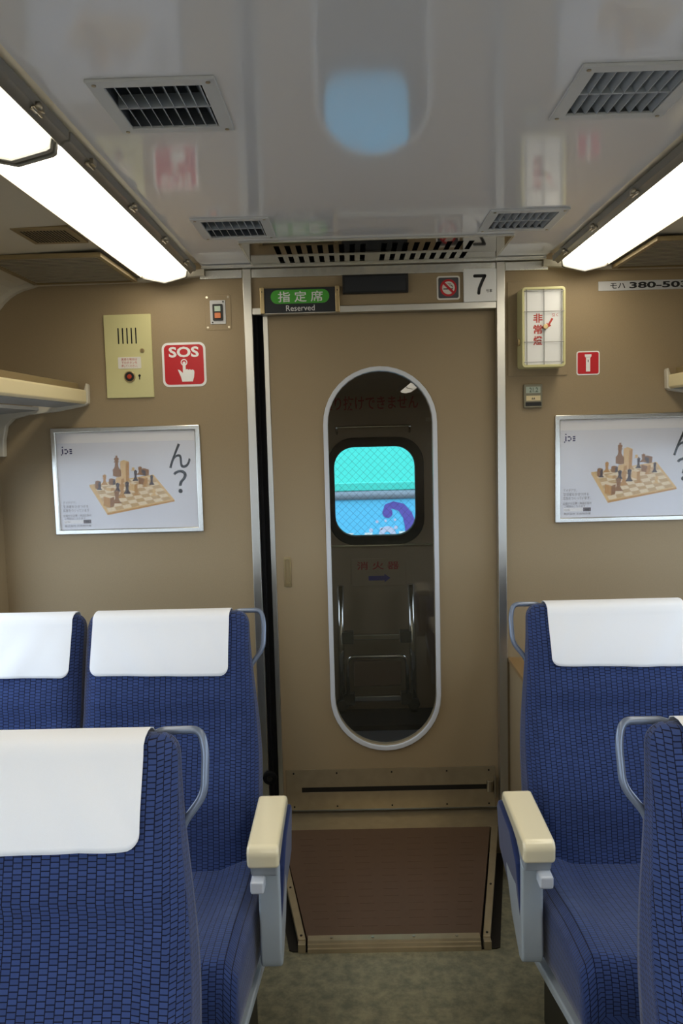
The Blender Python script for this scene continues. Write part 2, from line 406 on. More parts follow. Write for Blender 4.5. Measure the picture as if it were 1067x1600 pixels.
# faint raised non-slip bars on the tread
m = MB()
for i in range(7):
    for j in range(14):
        y = 2.44 + j * 0.034; x = (-0.21 + i * 0.07) * (1 + (y - 2.39) * 0.8)
        sheet(m, [(x - 0.024, y), (x + 0.024, y), (x + 0.024, y + 0.013), (x - 0.024, y + 0.013)], 0.001)
o = m.build('grip_bars', 'ramp_brown', r); o['kind'] = 'stuff'
for v in o.data.vertices: v.co.z += 0.0005

# cabinet against the end wall
t = thing('wall_cabinet', 'low brown cabinet with tan top against the end wall', 'cabinet', (0.9, W, 0))
MB().box(-0.425, 0.48, -0.30, 0, 0, 0.692).build('cabinet_body', 'wall', t, bevel=0.003)
MB().box(-0.43, 0.48, -0.305, 0, 0.692, 0.708).build('cabinet_top', 'cabinet_brown', t, bevel=0.003)

# ------------------------------------------------------------------ ceiling fittings
def grille(a, b, c, d, label):
    cx, cy = (a + b) / 2, (c + d) / 2; hx, hy = (b - a) / 2, (d - c) / 2
    t = thing('air_grille', label, 'air grille', (cx, cy, CZ))
    MB().ring([(-hx, -hy), (hx, -hy), (hx, hy), (-hx, hy)], [(-hx + 0.026, -hy + 0.026), (hx - 0.026, -hy + 0.026), (hx - 0.026, hy - 0.026), (-hx + 0.026, hy - 0.026)], -0.006, 0.0, 'z').build('grille_frame', 'vent_white', t, bevel=0.0015)
    ix, iy = hx - 0.026, hy - 0.026
    me = None
    for k in range(8):
        x = -ix + 2 * ix * (k + 0.5) / 8
        if me is None:
            f = MB().add([(-0.0160, -iy, 0.034), (0.006, -iy, -0.004), (0.0075, -iy, -0.004), (-0.0145, -iy, 0.034), (-0.0160, iy, 0.034), (0.006, iy, -0.004), (0.0075, iy, -0.004), (-0.0145, iy, 0.034)],
                [(0,1,2,3), (7,6,5,4), (0,4,5,1), (1,5,6,2), (2,6,7,3), (3,7,4,0)]).build('fin', 'vent_fin', t); me = f.data
        else:
            f = bpy.data.objects.new('fin', me); COL.objects.link(f); f.parent = t
        f.location = (x, 0, 0)
    MB().box(-ix, ix, -0.003, 0.003, -0.004, 0.02).build('cross_bar', 'vent_fin', t)
    MB().cup(-ix - 0.004, ix + 0.004, -iy - 0.004, iy + 0.004, 0.001, 0.06).build('duct', 'duct_grey', t)
    for x in (-hx + 0.013, hx - 0.013):
        for y in (-hy + 0.013, hy - 0.013):
            MB().prism([(x + 0.004*math.cos(k*PI/5), y + 0.004*math.sin(k*PI/5)) for k in range(10)], -0.0075, -0.005, 'z').build('screw', 'steel', t)
for g, lab in zip(gr, ('white ceiling air grille away from the slotted plate, over the intercom side',
                       'white ceiling air grille away from the slotted plate, over the emergency lamp side',
                       'white ceiling air grille by the slotted steel plate, over the intercom side',
                       'white ceiling air grille by the slotted steel plate, over the emergency lamp side')):
    grille(*g, lab)

# slotted mirror plate over the door
t = thing('slotted_plate', 'polished steel ceiling plate with two rows of black slots above the door', 'vent plate', (0, 2.86, CZ))
slots = []
for sgn in (-1, 1):
    for k in range(9):
        x = sgn * (0.030 + 0.0347 * k + 0.004) - 0.006
        slots += [(x - 0.0085, x + 0.0085, -0.145, -0.020), (x - 0.0085, x + 0.0085, 0.020, 0.125)]
MB().grid([-0.425, 0.425] + [v for h in slots for v in h[:2]], [-0.19, -0.145, -0.020, 0.020, 0.125, 0.168], slots, lambda u, v: (u, v, -0.006)).build('plate', 'steel_mirror', t, solid=0.003)
MB().cup(-0.355, 0.355, -0.158, 0.138, 0.001, 0.05).build('duct', 'void', t)
MB().ring([(-0.432, -0.197), (0.432, -0.197), (0.432, 0.174), (-0.432, 0.174)], [(-0.424, -0.189), (0.424, -0.189), (0.424, 0.167), (-0.424, 0.167)], -0.008, 0.0, 'z').build('plate_rim', 'aluminium_light', t, bevel=0.0015)

# ribbed panels, lit edges and shaded gaps set by colour, and speaker in side ceilings
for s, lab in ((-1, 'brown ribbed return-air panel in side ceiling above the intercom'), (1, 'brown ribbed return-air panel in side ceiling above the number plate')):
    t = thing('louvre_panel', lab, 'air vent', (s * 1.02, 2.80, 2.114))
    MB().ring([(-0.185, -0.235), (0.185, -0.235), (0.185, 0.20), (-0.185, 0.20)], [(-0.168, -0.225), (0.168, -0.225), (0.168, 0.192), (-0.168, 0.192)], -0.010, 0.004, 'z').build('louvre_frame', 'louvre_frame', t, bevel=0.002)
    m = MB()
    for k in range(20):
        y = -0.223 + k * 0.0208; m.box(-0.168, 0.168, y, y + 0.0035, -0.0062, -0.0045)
    m.build('louvre_lit_edges', 'louvre_lit', t)['kind'] = 'stuff'
    MB().box(-0.168, 0.168, -0.225, 0.192, -0.0046, 0.003).build('louvre_sheet', 'louvre_shaded', t)
t = thing('ceiling_speaker', 'small perforated brown speaker cover in side ceiling beside the lamp', 'speaker', (-0.915, 2.367, 2.126))
MB().prism([(-0.078, -0.092), (0.078, -0.092), (0.078, 0.092), (-0.078, 0.092)], -0.006, 0.006, 'z').build('cover', 'louvre_frame', t, bevel=0.003)
m = MB()
for i in range(14):
    for j in range(15):
        m.prism([(-0.058 + i*0.009 + 0.003*math.cos(k*PI/3), -0.063 + j*0.009 + 0.003*math.sin(k*PI/3)) for k in range(6)], -0.0068, -0.006, 'z')
m.build('perforation', 'void', t)['kind'] = 'stuff'

# fluorescent lamp rows
def lamp_unit(s, y0, y1, label, group=None):
    t = thing('ceiling_light', label, 'ceiling light', (s * 0.73, y0, 2.15), group); L = y1 - y0
    P = lambda pts: [(s * (x - 0.73), z - 2.15) for x, z in pts]
    sec = [(0.650, 2.146), (0.655, 2.115), (0.662, 2.111), (0.73, 2.094), (0.799, 2.109), (0.807, 2.114), (0.812, 2.146)]
    cen = [(0.73 + (x - 0.73) * 0.965, z + 0.002) for x, z in sec]
    MB().prism(P(cen), 0.012, L - 0.012).build('diffuser', 'lamp_diffuser', t)
    for a, b in ((0.0, 0.014), (L - 0.014, L)):
        big = [(0.73 + (x - 0.73) * 1.02, z - 0.004) for x, z in sec]
        MB().prism(P(big), a, b).build('end_frame', 'grey_metal', t, bevel=0.002)
    MB().prism(P([(0.620, 2.150), (0.646, 2.150), (0.648, 2.128), (0.640, 2.122), (0.632, 2.130), (0.622, 2.132)]), 0.0, L).build('side_rail', 'grey_metal', t, bevel=0.0015)
    MB().prism(P([(0.808, 2.150), (0.818, 2.150), (0.818, 2.118), (0.811, 2.112), (0.808, 2.118)]), 0.0, L).build('side_rail', 'ceiling_cream', t)
    MB().box(-0.11, 0.085, 0.0, L, 0.002, 0.02).build('housing', 'white', t) if s < 0 else MB().box(-0.085, 0.11, 0.0, L, 0.002, 0.02).build('housing', 'white', t)
    me = None
    for f in (0.10, 0.36, 0.63, 0.88):
        if me is None:
            q = lambda x: s * (x - 0.73)
            m = MB().box(min(q(0.614), q(0.632)), max(q(0.614), q(0.632)), -0.014, 0.010, -0.024, -0.012)
            m.tube([(q(0.624), -0.022, -0.023), (q(0.624), 0.022, -0.024)], 0.003, 8)
            o = m.build('latch', 'steel', t, bevel=0.002); me = o.data
        else:
            o = bpy.data.objects.new('latch', me); COL.objects.link(o); o.parent = t
        o.location = (0, L * f, 0)
ys = [(1.665, 2.972), (0.35, 1.655), (-0.965, 0.34), (-2.28, -0.975), (-3.595, -2.29), (-4.91, -3.605), (-6.225, -4.92)]
for k, (a, b) in enumerate(ys):
    for s in (-1, 1):
        side = 'intercom' if s < 0 else 'emergency lamp'
        if k == 0: lamp_unit(s, a, b, 'lit fluorescent ceiling light reaching the end wall on the %s side' % side)
        elif k == 1: lamp_unit(s, a, b, 'lit fluorescent ceiling light, second from the end wall on the %s side' % side)
        else: lamp_unit(s, a, b, 'lit fluorescent ceiling light further down the coach', 'ceiling lights further down the coach')

# luggage racks
for s, lab in ((-1, 'cream and grey luggage rack beside the intercom panel'), (1, 'cream and grey luggage rack beside the torch sign')):
    t = thing('luggage_rack', lab, 'luggage rack', (s * 1.40, W, 1.6))
    X = lambda pts: [(s * (x - 1.40), z - 1.6) for x, z in pts]
    L0, L1 = YB + 0.5 - W, -0.035
    MB().prism(X([(1.040, 1.690), (1.040, 1.728), (1.046, 1.733), (1.062, 1.733), (1.062, 1.684), (1.046, 1.682)]), L0, L1).build('front_lip', 'rack_cream', t, bevel=0.003)
    MB().prism(X([(1.066, 1.757), (1.078, 1.757), (1.078, 1.715), (1.066, 1.715)]), L0, L1).build('top_rail', 'louvre_frame', t, bevel=0.003)
    MB().prism(X([(1.060, 1.694), (1.060, 1.682), (1.155, 1.672), (1.155, 1.690)]), L0, L1).build('under_panel', 'rack_grey', t)
    MB().prism(X([(1.215, 1.676), (1.215, 1.664), (1.395, 1.650), (1.395, 1.668)]), L0, L1).build('under_panel', 'rack_grey', t)
    brk = [(1.034, 1.752), (1.042, 1.757), (1.060, 1.700), (1.30, 1.672), (1.395, 1.672), (1.395, 1.50), (1.352, 1.50)] + [(1.349, 1.56), (1.338, 1.61), (1.31, 1.636), (1.26, 1.648), (1.15, 1.658), (1.05, 1.676), (1.036, 1.684)]
    for y in (L1 + 0.0, -0.95, -1.95, -2.95):
        MB().prism(X(brk), y, y + 0.03).build('end_bracket' if y == L1 else 'bracket', 'rack_grey' if y != L1 else 'ceiling_cream', t, bevel=0.004)

# ------------------------------------------------------------------ fittings on the end wall
F0 = W                                          # wall surface
def plate(name, parent, x0, x1, z0, z1, y0, y1, m, r=0.004, bevel=0.0):
    return MB().prism(rrect(x0, x1, z0, z1, r), y0, y1).build(name, m, parent, bevel=bevel)
def flat(name, parent, pts, y, m, th=0.0006):
    return MB().prism(pts, y - th, y).build(name, m, parent)

# posters
def poster(cx, label):
    t = thing('framed_poster', label, 'poster', (cx, F0, 1.403))
    w, h = 0.273, 0.196
    o4 = [(-w, -h), (w, -h), (w, h), (-w, h)]; i4 = [(-w + 0.019, -h + 0.019), (w - 0.019, -h + 0.019), (w - 0.019, h - 0.019), (-w + 0.019, h - 0.019)]
    MB().ring(o4, i4, -0.014, 0.0).build('poster_frame', 'aluminium_light', t, bevel=0.004)
    pw, ph = w - 0.016, h - 0.016
    pap = MB().box(-pw, pw, -0.004, -0.001, -ph, ph).build('paper', 'paper', t)
    L = -0.0042
    flat('paper_band', pap, [(-pw, ph - 0.040), (pw, ph - 0.040), (pw, ph), (-pw, ph)], L, 'paper_band', 0.0002)
    def q(cx_, cy_):                           # position on the printed sheet from measurements on the poster
        u = (cx_ - 55 - (cy_ - 135) * 0.038) / 920; v = (cy_ - 135 + (cx_ - 55) * 0.011) / 650
        return (-pw + u * 2 * pw, ph - v * 2 * ph)
    # small pixel logo
    m = MB(); px = 0.0046; ox, oz = q(92, 286)
    for i, j in [(0,0),(1,1),(1,2),(1,3),(1,4),(1,6),(3,1),(4,1),(5,2),(5,3),(4,4),(3,4),(7,1),(8,1),(7,2.5),(8,2.5),(7,4),(8,4)]:
        m.box(ox + i*px, ox + (i+0.95)*px, L - 0.0004, L, oz + j*px, oz + (j+0.95)*px)
    m.build('logo', 'navy', pap)
    a, b = q(795, 218), q(945, 380); lettering('ん', a[0], b[0], b[1], a[1], L - 0.0004, 'ink', pap, bold=0.004)
    a, b = q(826, 392), q(922, 545); lettering('？', a[0], b[0], b[1], a[1], L - 0.0004, 'ink', pap, bold=0.006)
    for body, x0, y0, x1, y1 in (('アイデアで、', 100, 590, 188, 608), ('生活者をひきつける', 100, 616, 266, 634), ('広告をつくっています。', 100, 642, 280, 660),
                                 ('企画から企業・商品広告の', 100, 678, 286, 692), ('ご相談はこちらまで', 110, 697, 246, 711), ('いいね', 110, 721, 145, 734), ('株式会社 広告制作室', 108, 748, 285, 760)):
        a, b = q(x0, y0), q(x1, y1); lettering(body, a[0], b[0], b[1], a[1], L - 0.0008, 'text_grey', pap)
    a, b = q(104, 716), q(232, 738); flat('search_box', pap, [(a[0], b[1]), (b[0], b[1]), (b[0], a[1]), (a[0], a[1])], L, 'paper_band', 0.0004)
    a, b = q(233, 714), q(284, 738); flat('search_button', pap, [(a[0], b[1]), (b[0], b[1]), (b[0], a[1]), (a[0], a[1])], L, 'text_grey', 0.0004)
    a, b = q(245, 718), q(272, 734); lettering('検索', a[0], b[0], b[1], a[1], L - 0.0008, 'ink', pap)
    # printed chess board
    A, B, Cc, D = (300, 478), (400, 664), (812, 585), (688, 430)
    pm = MB(); names = ['wood_a', 'wood_b', 'wood_c', 'wood_d', 'square_light', 'square_dark']; lay = [0]
    def poly(pts, mi):
        lay[0] += 1; pm.add([(x, L - 0.0002 - 0.000008 * lay[0], z) for x, z in (q(*p) for p in pts)], [tuple(range(len(pts)))], mi)
    poly([(275, 482), (392, 672), (835, 590), (697, 420)], 0); poly([(392, 672), (835, 590), (835, 600), (393, 685)], 1); poly([(275, 482), (392, 672), (393, 685), (277, 494)], 0)
    def bd(i, j):
        u, v = i / 8, j / 8
        return tuple((1-u)*(1-v)*A[k] + u*(1-v)*B[k] + u*v*Cc[k] + (1-u)*v*D[k] for k in (0, 1))
    for i in range(8):
        for j in range(8): poly([bd(i, j), bd(i+1, j), bd(i+1, j+1), bd(i, j+1)], 4 if (i + j) % 2 else 5)
    def block(x, y, w, h, d, ma, mb, mt):
        poly([(x, y), (x, y - h), (x + w*0.62, y - h + d*0.5), (x + w*0.62, y + d*0.5)], mb)
        poly([(x + w*0.62, y + d*0.5), (x + w*0.62, y - h + d*0.5), (x + w, y - h + d*0.1), (x + w, y + d*0.1)], ma)
        poly([(x, y - h), (x + w*0.4, y - h - d*0.4), (x + w, y - h + d*0.1), (x + w*0.62, y - h + d*0.5)], mt)
    def piece(x, y, h, w, mi, king=False):
        h, w = h * 1.08, w * 1.3
        pr = [(0.5, 0), (0.5, 0.08), (0.34, 0.16), (0.2, 0.34), (0.2, 0.58), (0.36, 0.62), (0.2, 0.68), (0.3, 0.8), (0.26, 0.9), (0.08, 0.94), (0.06, 1.0)]
        poly([(x + w*a, y - h*b) for a, b in pr] + [(x - w*a, y - h*b) for a, b in pr[::-1]], mi)
        if king: poly([(x - w*0.16, y - h*1.0), (x + w*0.16, y - h*1.0), (x + w*0.16, y - h*1.05), (x - w*0.16, y - h*1.05)], mi)
    block(480, 452, 58, 122, 24, 1, 0, 0); block(432, 425, 54, 40, 18, 2, 2, 1); piece(456, 392, 88, 40, 2, True)
    piece(565, 392, 20, 26, 0); block(612, 420, 56, 36, 18, 2, 3, 2); piece(610, 420, 52, 34, 2); piece(580, 460, 68, 28, 3)
    block(315, 508, 36, 48, 14, 3, 2, 2); piece(376, 484, 66, 32, 1); block(405, 480, 42, 34, 14, 3, 2, 2); piece(342, 516, 44, 26, 3)
    block(385, 520, 52, 20, 14, 1, 0, 4); block(450, 468, 56, 30, 18, 1, 0, 0); piece(462, 530, 56, 34, 3); block(540, 520, 52, 46, 20, 1, 0, 4)
    piece(524, 545, 78, 34, 3); piece(490, 572, 96, 40, 1); block(600, 478, 60, 42, 20, 1, 2, 0); piece(686, 488, 62, 26, 3)
    block(368, 622, 70, 62, 26, 2, 1, 4); piece(456, 608, 82, 46, 2); piece(585, 556, 40, 34, 1); piece(640, 500, 32, 28, 1); piece(700, 562, 48, 32, 0); piece(655, 530, 26, 24, 4)
    pm.build('printed_chess_board', names, pap)['label'] = 'printed picture of a wooden chess board with pieces'
    MB().box(-pw, pw, -0.0085, -0.0065, -ph, ph).build('cover_pane', 'clear_glass', t)
poster(-0.9155, 'framed chess board poster on the wall below the SOS sign')
poster(0.917, 'framed chess board poster on the wall below the torch sign')

# intercom
t = thing('intercom_panel', 'pale yellow emergency intercom panel with speaker slits and red button', 'intercom', (-0.888, F0, 1.85))
MB().box(-0.0855, 0.0855, -0.008, 0, -0.1485, 0.1485).build('panel', 'pale_yellow', t, bevel=0.002)
for k in range(5):
    plate('speaker_slit', t, -0.0335 + k*0.0158 - 0.0022, -0.0335 + k*0.0158 + 0.0022, 0.044, 0.101, -0.0088, -0.008, 'void', 0.002)
o = MB().disc(0.050, 0.019, 0.008, -0.0105, -0.008, 20).build('lock', 'brass', t); MB().box(0.0492, 0.0508, -0.0108, -0.0104, 0.013, 0.025).build('lock_slot', 'ink', o)
o = plate('notice', t, -0.039, 0.044, -0.044, -0.003, -0.0095, -0.008, 'off_white', 0.003)
for k, b in enumerate(('異常の場合は', '下のボタンを', '押してください。')):
    lettering(b, -0.027, 0.030, -0.0155 - k*0.0118, -0.0065 - k*0.0118, -0.0099, 'red_text', o)
o = MB().disc(0.001, -0.073, 0.0205, -0.013, -0.008, 28).build('button_ring', 'brass', t, bevel=0.002)
MB().disc(0.001, -0.073, 0.0165, -0.0145, -0.012, 28).build('button_well', 'black', o); MB().disc(0.001, -0.073, 0.0085, -0.017, -0.014, 24).build('button', 'button_red', o, bevel=0.002)
o = MB().disc(0.036, -0.070, 0.0045, -0.0088, -0.008, 16).build('keyhole', 'void', t); MB().box(0.0342, 0.0378, -0.0087, -0.008, -0.084, -0.071).build('keyhole_slot', 'void', o)

# SOS sign
t = thing('sos_sign', 'red and white SOS sticker with a pressing hand', 'sign', (-0.690, F0, 1.8155))
plate('sticker', t, -0.079, 0.079, -0.079, 0.079, -0.002, 0, 'white', 0.022); plate('red_field', t, -0.071, 0.071, -0.071, 0.071, -0.0025, -0.002, 'red', 0.016)
lettering('SOS', -0.054, 0.055, 0.026, 0.064, -0.0029, 'white', t, bold=0.03)
MB().ring([(0.012*math.cos(k*PI/12), 0.008 + 0.012*math.sin(k*PI/12)) for k in range(24)], [(0.0085*math.cos(k*PI/12), 0.008 + 0.0085*math.sin(k*PI/12)) for k in range(24)], -0.0029, -0.0025).build('ring_mark', 'white', t)
flat('hand_mark', t, arc(0, 0.006, 0.0052, 180, 0, 8) + [(0.0052, -0.018), (0.010, -0.016), (0.016, -0.019), (0.020, -0.017), (0.025, -0.020), (0.029, -0.018), (0.035, -0.021), (0.036, -0.028), (0.034, -0.045), (0.029, -0.061), (-0.009, -0.061), (-0.013, -0.044), (-0.024, -0.017), (-0.017, -0.019), (-0.0052, -0.030)], -0.0025, 'white', 0.0005)

# switch
t = thing('light_switch', 'steel plate with green and orange rocker switch on brown backing', 'switch', (-0.5605, F0, 1.998))
o = plate('backing', t, -0.0475, 0.0475, -0.063, 0.063, -0.0015, 0, 'wall', 0.008, 0.0007)
screws(o, [(x, z) for x in (-0.038, 0.038) for z in (-0.053, 0.053)], -0.0015)
o = plate('steel_plate', t, -0.028, 0.028, -0.042, 0.042, -0.004, -0.0015, 'plate_grey', 0.002, 0.001)
screws(o, [(0.020, 0.036), (-0.020, -0.036)], -0.004, 0.003, 'dark_metal')
o = plate('switch_body', t, -0.018, 0.018, -0.030, 0.028, -0.008, -0.004, 'black', 0.003)
MB().box(-0.011, 0.011, -0.011, -0.008, 0.002, 0.021).build('green_key', 'switch_green', o, bevel=0.001); MB().box(-0.011, 0.011, -0.012, -0.008, -0.022, -0.003).build('orange_key', 'switch_orange', o, bevel=0.001)

# reserved sign
t = thing('reserved_sign', 'black reserved seats sign with green oval in metal holders', 'sign', (-0.264, F0, 2.031))
MB().box(-0.128, 0.128, -0.016, -0.002, -0.043, 0.043).build('board', 'sign_black', t, bevel=0.001)
plate('green_oval', t, -0.104, 0.105, -0.012, 0.036, -0.0168, -0.016, 'green', 0.0235)
lettering('指 定 席', -0.078, 0.082, -0.007, 0.031, -0.0172, 'white', t, bold=0.012); lettering('Reserved', -0.050, 0.052, -0.038, -0.018, -0.0166, 'white', t)
for s in (-1, 1):
    MB().box(s*0.134 - 0.0075, s*0.134 + 0.0075, -0.024, 0, -0.046, 0.046).build('holder', 'brass', t, bevel=0.002)
    screws(t, [(s*0.134, 0.030)], -0.024, 0.002, 'dark_metal')

t = thing('display_panel', 'blank dark message display above the sliding door', 'display', (0.006, F0, 2.0795))
MB().ring([(-0.117, -0.032), (0.117, -0.032), (0.117, 0.033), (-0.117, 0.033)], [(-0.110, -0.026), (0.110, -0.026), (0.110, 0.027), (-0.110, 0.027)], -0.022, 0).build('casing', 'black', t, bevel=0.002)
MB().box(-0.110, 0.110, -0.018, -0.002, -0.026, 0.027).build('screen', 'sign_black', t)

t = thing('no_smoking_sign', 'square no smoking sticker with red circle on dark grey', 'sign', (0.267, F0, 2.061))
plate('sticker', t, -0.0415, 0.0415, -0.0415, 0.0415, -0.002, 0, 'off_white', 0.009); plate('grey_field', t, -0.036, 0.036, -0.036, 0.036, -0.0024, -0.002, 'dark_grey', 0.006)
MB().disc(0, 0, 0.030, -0.0028, -0.0024, 36).build('red_disc', 'red', t); MB().disc(0, 0, 0.0225, -0.0032, -0.0028, 36).build('white_disc', 'off_white', t)
flat('cigarette', t, [(-0.018, -0.006), (0.016, -0.006), (0.016, -0.002), (-0.018, -0.002)], -0.0032, 'ink', 0.0004)
m = MB()
for dz in (0, 0.006): m.tube([(-0.003 + dz, -0.0036, 0.015), (0.002 + dz, -0.0036, 0.014), (0.004 + dz, -0.0036, 0.009), (0.011 + dz*0.5, -0.0036, 0.007), (0.014 + dz*0.3, -0.0036, 0.001)], 0.0008, 6)
m.build('smoke_mark', 'ink', t)
c = math.cos(PI/4); flat('red_bar', t, [(-0.0185 - 0.003, 0.0185 - 0.003), (-0.0185 + 0.003, 0.0185 + 0.003), (0.0185 + 0.003, -0.0185 + 0.003), (0.0185 - 0.003, -0.0185 - 0.003)], -0.0038, 'red', 0.0004)

t = thing('car_number_plate', 'white plate with a black car number 7', 'sign', (0.378, F0, 2.0655))
plate('plate', t, -0.058, 0.058, -0.0575, 0.0575, -0.014, 0, 'white', 0.003, 0.001)
m = MB(); stroke = [(-0.019, 0.032), (0.017, 0.032)] + [(0.017, 0.032), (0.006, 0.010), (-0.003, -0.012), (-0.005, -0.028)]
m.tube([(x, -0.0142, z) for x, z in stroke[:2]], 0.0055, 12); m.tube([(x, -0.0142, z) for x, z in stroke[2:]], 0.0055, 12)
for p in (stroke[0], stroke[1], stroke[-1]): m.disc(p[0], p[1], 0.0055, -0.019, -0.0142, 16)
o = m.build('numeral', 'ink', t)
for v in o.data.vertices: v.co.y = max(min(v.co.y, -0.0141), -0.0150)
lettering('号車', 0.021, 0.043, -0.026, -0.015, -0.0145, 'ink', t, bold=0.01)

# emergency lamp
t = thing('emergency_lamp', 'cream emergency lamp box with wire guard and red lettering', 'emergency lamp', (0.58, F0, 1.905))
plate('mounting_panel', t, -0.103, 0.110, -0.163, 0.170, -0.004, 0, 'wall', 0.003, 0.001)
MB().prism(rrect(-0.070, 0.081, -0.139, 0.136, 0.010), -0.086, -0.004).build('housing', 'pale_yellow', t, bevel=0.004)
MB().ring(rrect(-0.070, 0.081, -0.139, 0.136, 0.012), rrect(-0.061, 0.072, -0.130, 0.127, 0.006), -0.093, -0.084).build('front_rim', 'pale_yellow', t, bevel=0.002)
fr = plate('front_sheet', t, -0.062, 0.073, -0.131, 0.128, -0.0875, -0.086, 'white', 0.004)
for k, ch in enumerate('非常燈'): lettering(ch, -0.030, 0.002, 0.014 - k*0.0385, 0.046 - k*0.0385, -0.0879, 'red_text', fr, bold=0.025)
lettering('引く', 0.034, 0.056, 0.034, 0.046, -0.0879, 'red_text', fr)
flat('arrow', fr, [(0.0335, 0.0300), (0.0395, 0.0265), (0.0275, 0.007), (0.0320, 0.004), (0.0165, -0.006), (0.0160, 0.013), (0.0215, 0.010)], -0.0875, 'red_text', 0.0005)
for x in (-0.054, 0.006, 0.066): MB().tube([(x, -0.094, -0.130), (x, -0.094, 0.128)], 0.0013, 8).build('guard_wire', 'grey_metal', t)
for z in (-0.121, -0.052, 0.052, 0.121): MB().tube([(-0.064, -0.095, z), (0.075, -0.095, z)], 0.0013, 8).build('guard_wire', 'grey_metal', t)
MB().disc(0.010, -0.001, 0.009, -0.104, -0.088, 20).build('knob', 'brass', t, bevel=0.002)
MB().box(-0.077, -0.070, -0.06, -0.04, -0.060, -0.036).build('hinge', 'brass', t, bevel=0.002)

t = thing('torch_sign', 'small red sticker with a white torch symbol', 'sign', (0.7645, F0, 1.7825))
plate('sticker', t, -0.0415, 0.0415, -0.0425, 0.0425, -0.002, 0, 'white', 0.009); plate('red_field', t, -0.0375, 0.0375, -0.0385, 0.0385, -0.0024, -0.002, 'red', 0.006)
flat('torch_mark', t, [(-0.012, 0.031), (0.012, 0.031), (0.012, 0.024), (0.0075, 0.018), (0.0075, -0.030), (-0.0075, -0.030), (-0.0075, 0.018), (-0.012, 0.024)], -0.0024, 'white', 0.0005)
flat('torch_switch', t, rrect(-0.0014, 0.0014, 0.003, 0.012, 0.001), -0.0029, 'ink', 0.0004)
flat('torch_line', t, [(-0.0095, 0.0205), (0.0095, 0.0205), (0.0095, 0.0213), (-0.0095, 0.0213)], -0.0029, 'text_grey', 0.0003)

t = thing('thermometer', 'small grey digital thermometer under the emergency lamp', 'thermometer', (0.5645, F0, 1.670))
MB().prism(rrect(-0.033, 0.033, -0.042, 0.042, 0.003), -0.016, 0).build('casing', 'thermo_grey', t, bevel=0.002)
o = plate('screen', t, -0.026, 0.026, 0.010, 0.033, -0.0168, -0.016, 'lcd', 0.001); lettering('21.2', -0.014, 0.017, 0.013, 0.030, -0.0172, 'lcd_digit', o, bold=0.01)
o = plate('label', t, -0.025, 0.026, -0.017, 0.001, -0.0166, -0.016, 'label_cream', 0.001)
m = MB(); m.prism([(-0.010, -0.012), (-0.005, -0.011), (-0.003, -0.004), (-0.0015, -0.011), (0.001, -0.011), (0.003, -0.004), (0.0055, -0.011), (0.008, -0.012), (-0.001, -0.0125)], -0.017, -0.0166); m.build('signature_mark', 'ink', o)
plate('solar_cell', t, -0.028, 0.029, -0.036, -0.022, -0.0166, -0.016, 'black', 0.001)

t = thing('coach_number_plate', 'long grey plate with the coach number 380-503', 'sign', (0.96, F0, 2.0515))
plate('plate', t, -0.16, 0.178, -0.0165, 0.0165, -0.003, 0, 'plate_grey', 0.002, 0.0006)
lettering('モハ', -0.118, -0.065, -0.0095, 0.0095, -0.0034, 'ink', t, bold=0.015); lettering('380-503', -0.050, 0.158, -0.0105, 0.0115, -0.0034, 'ink', t, bold=0.03)

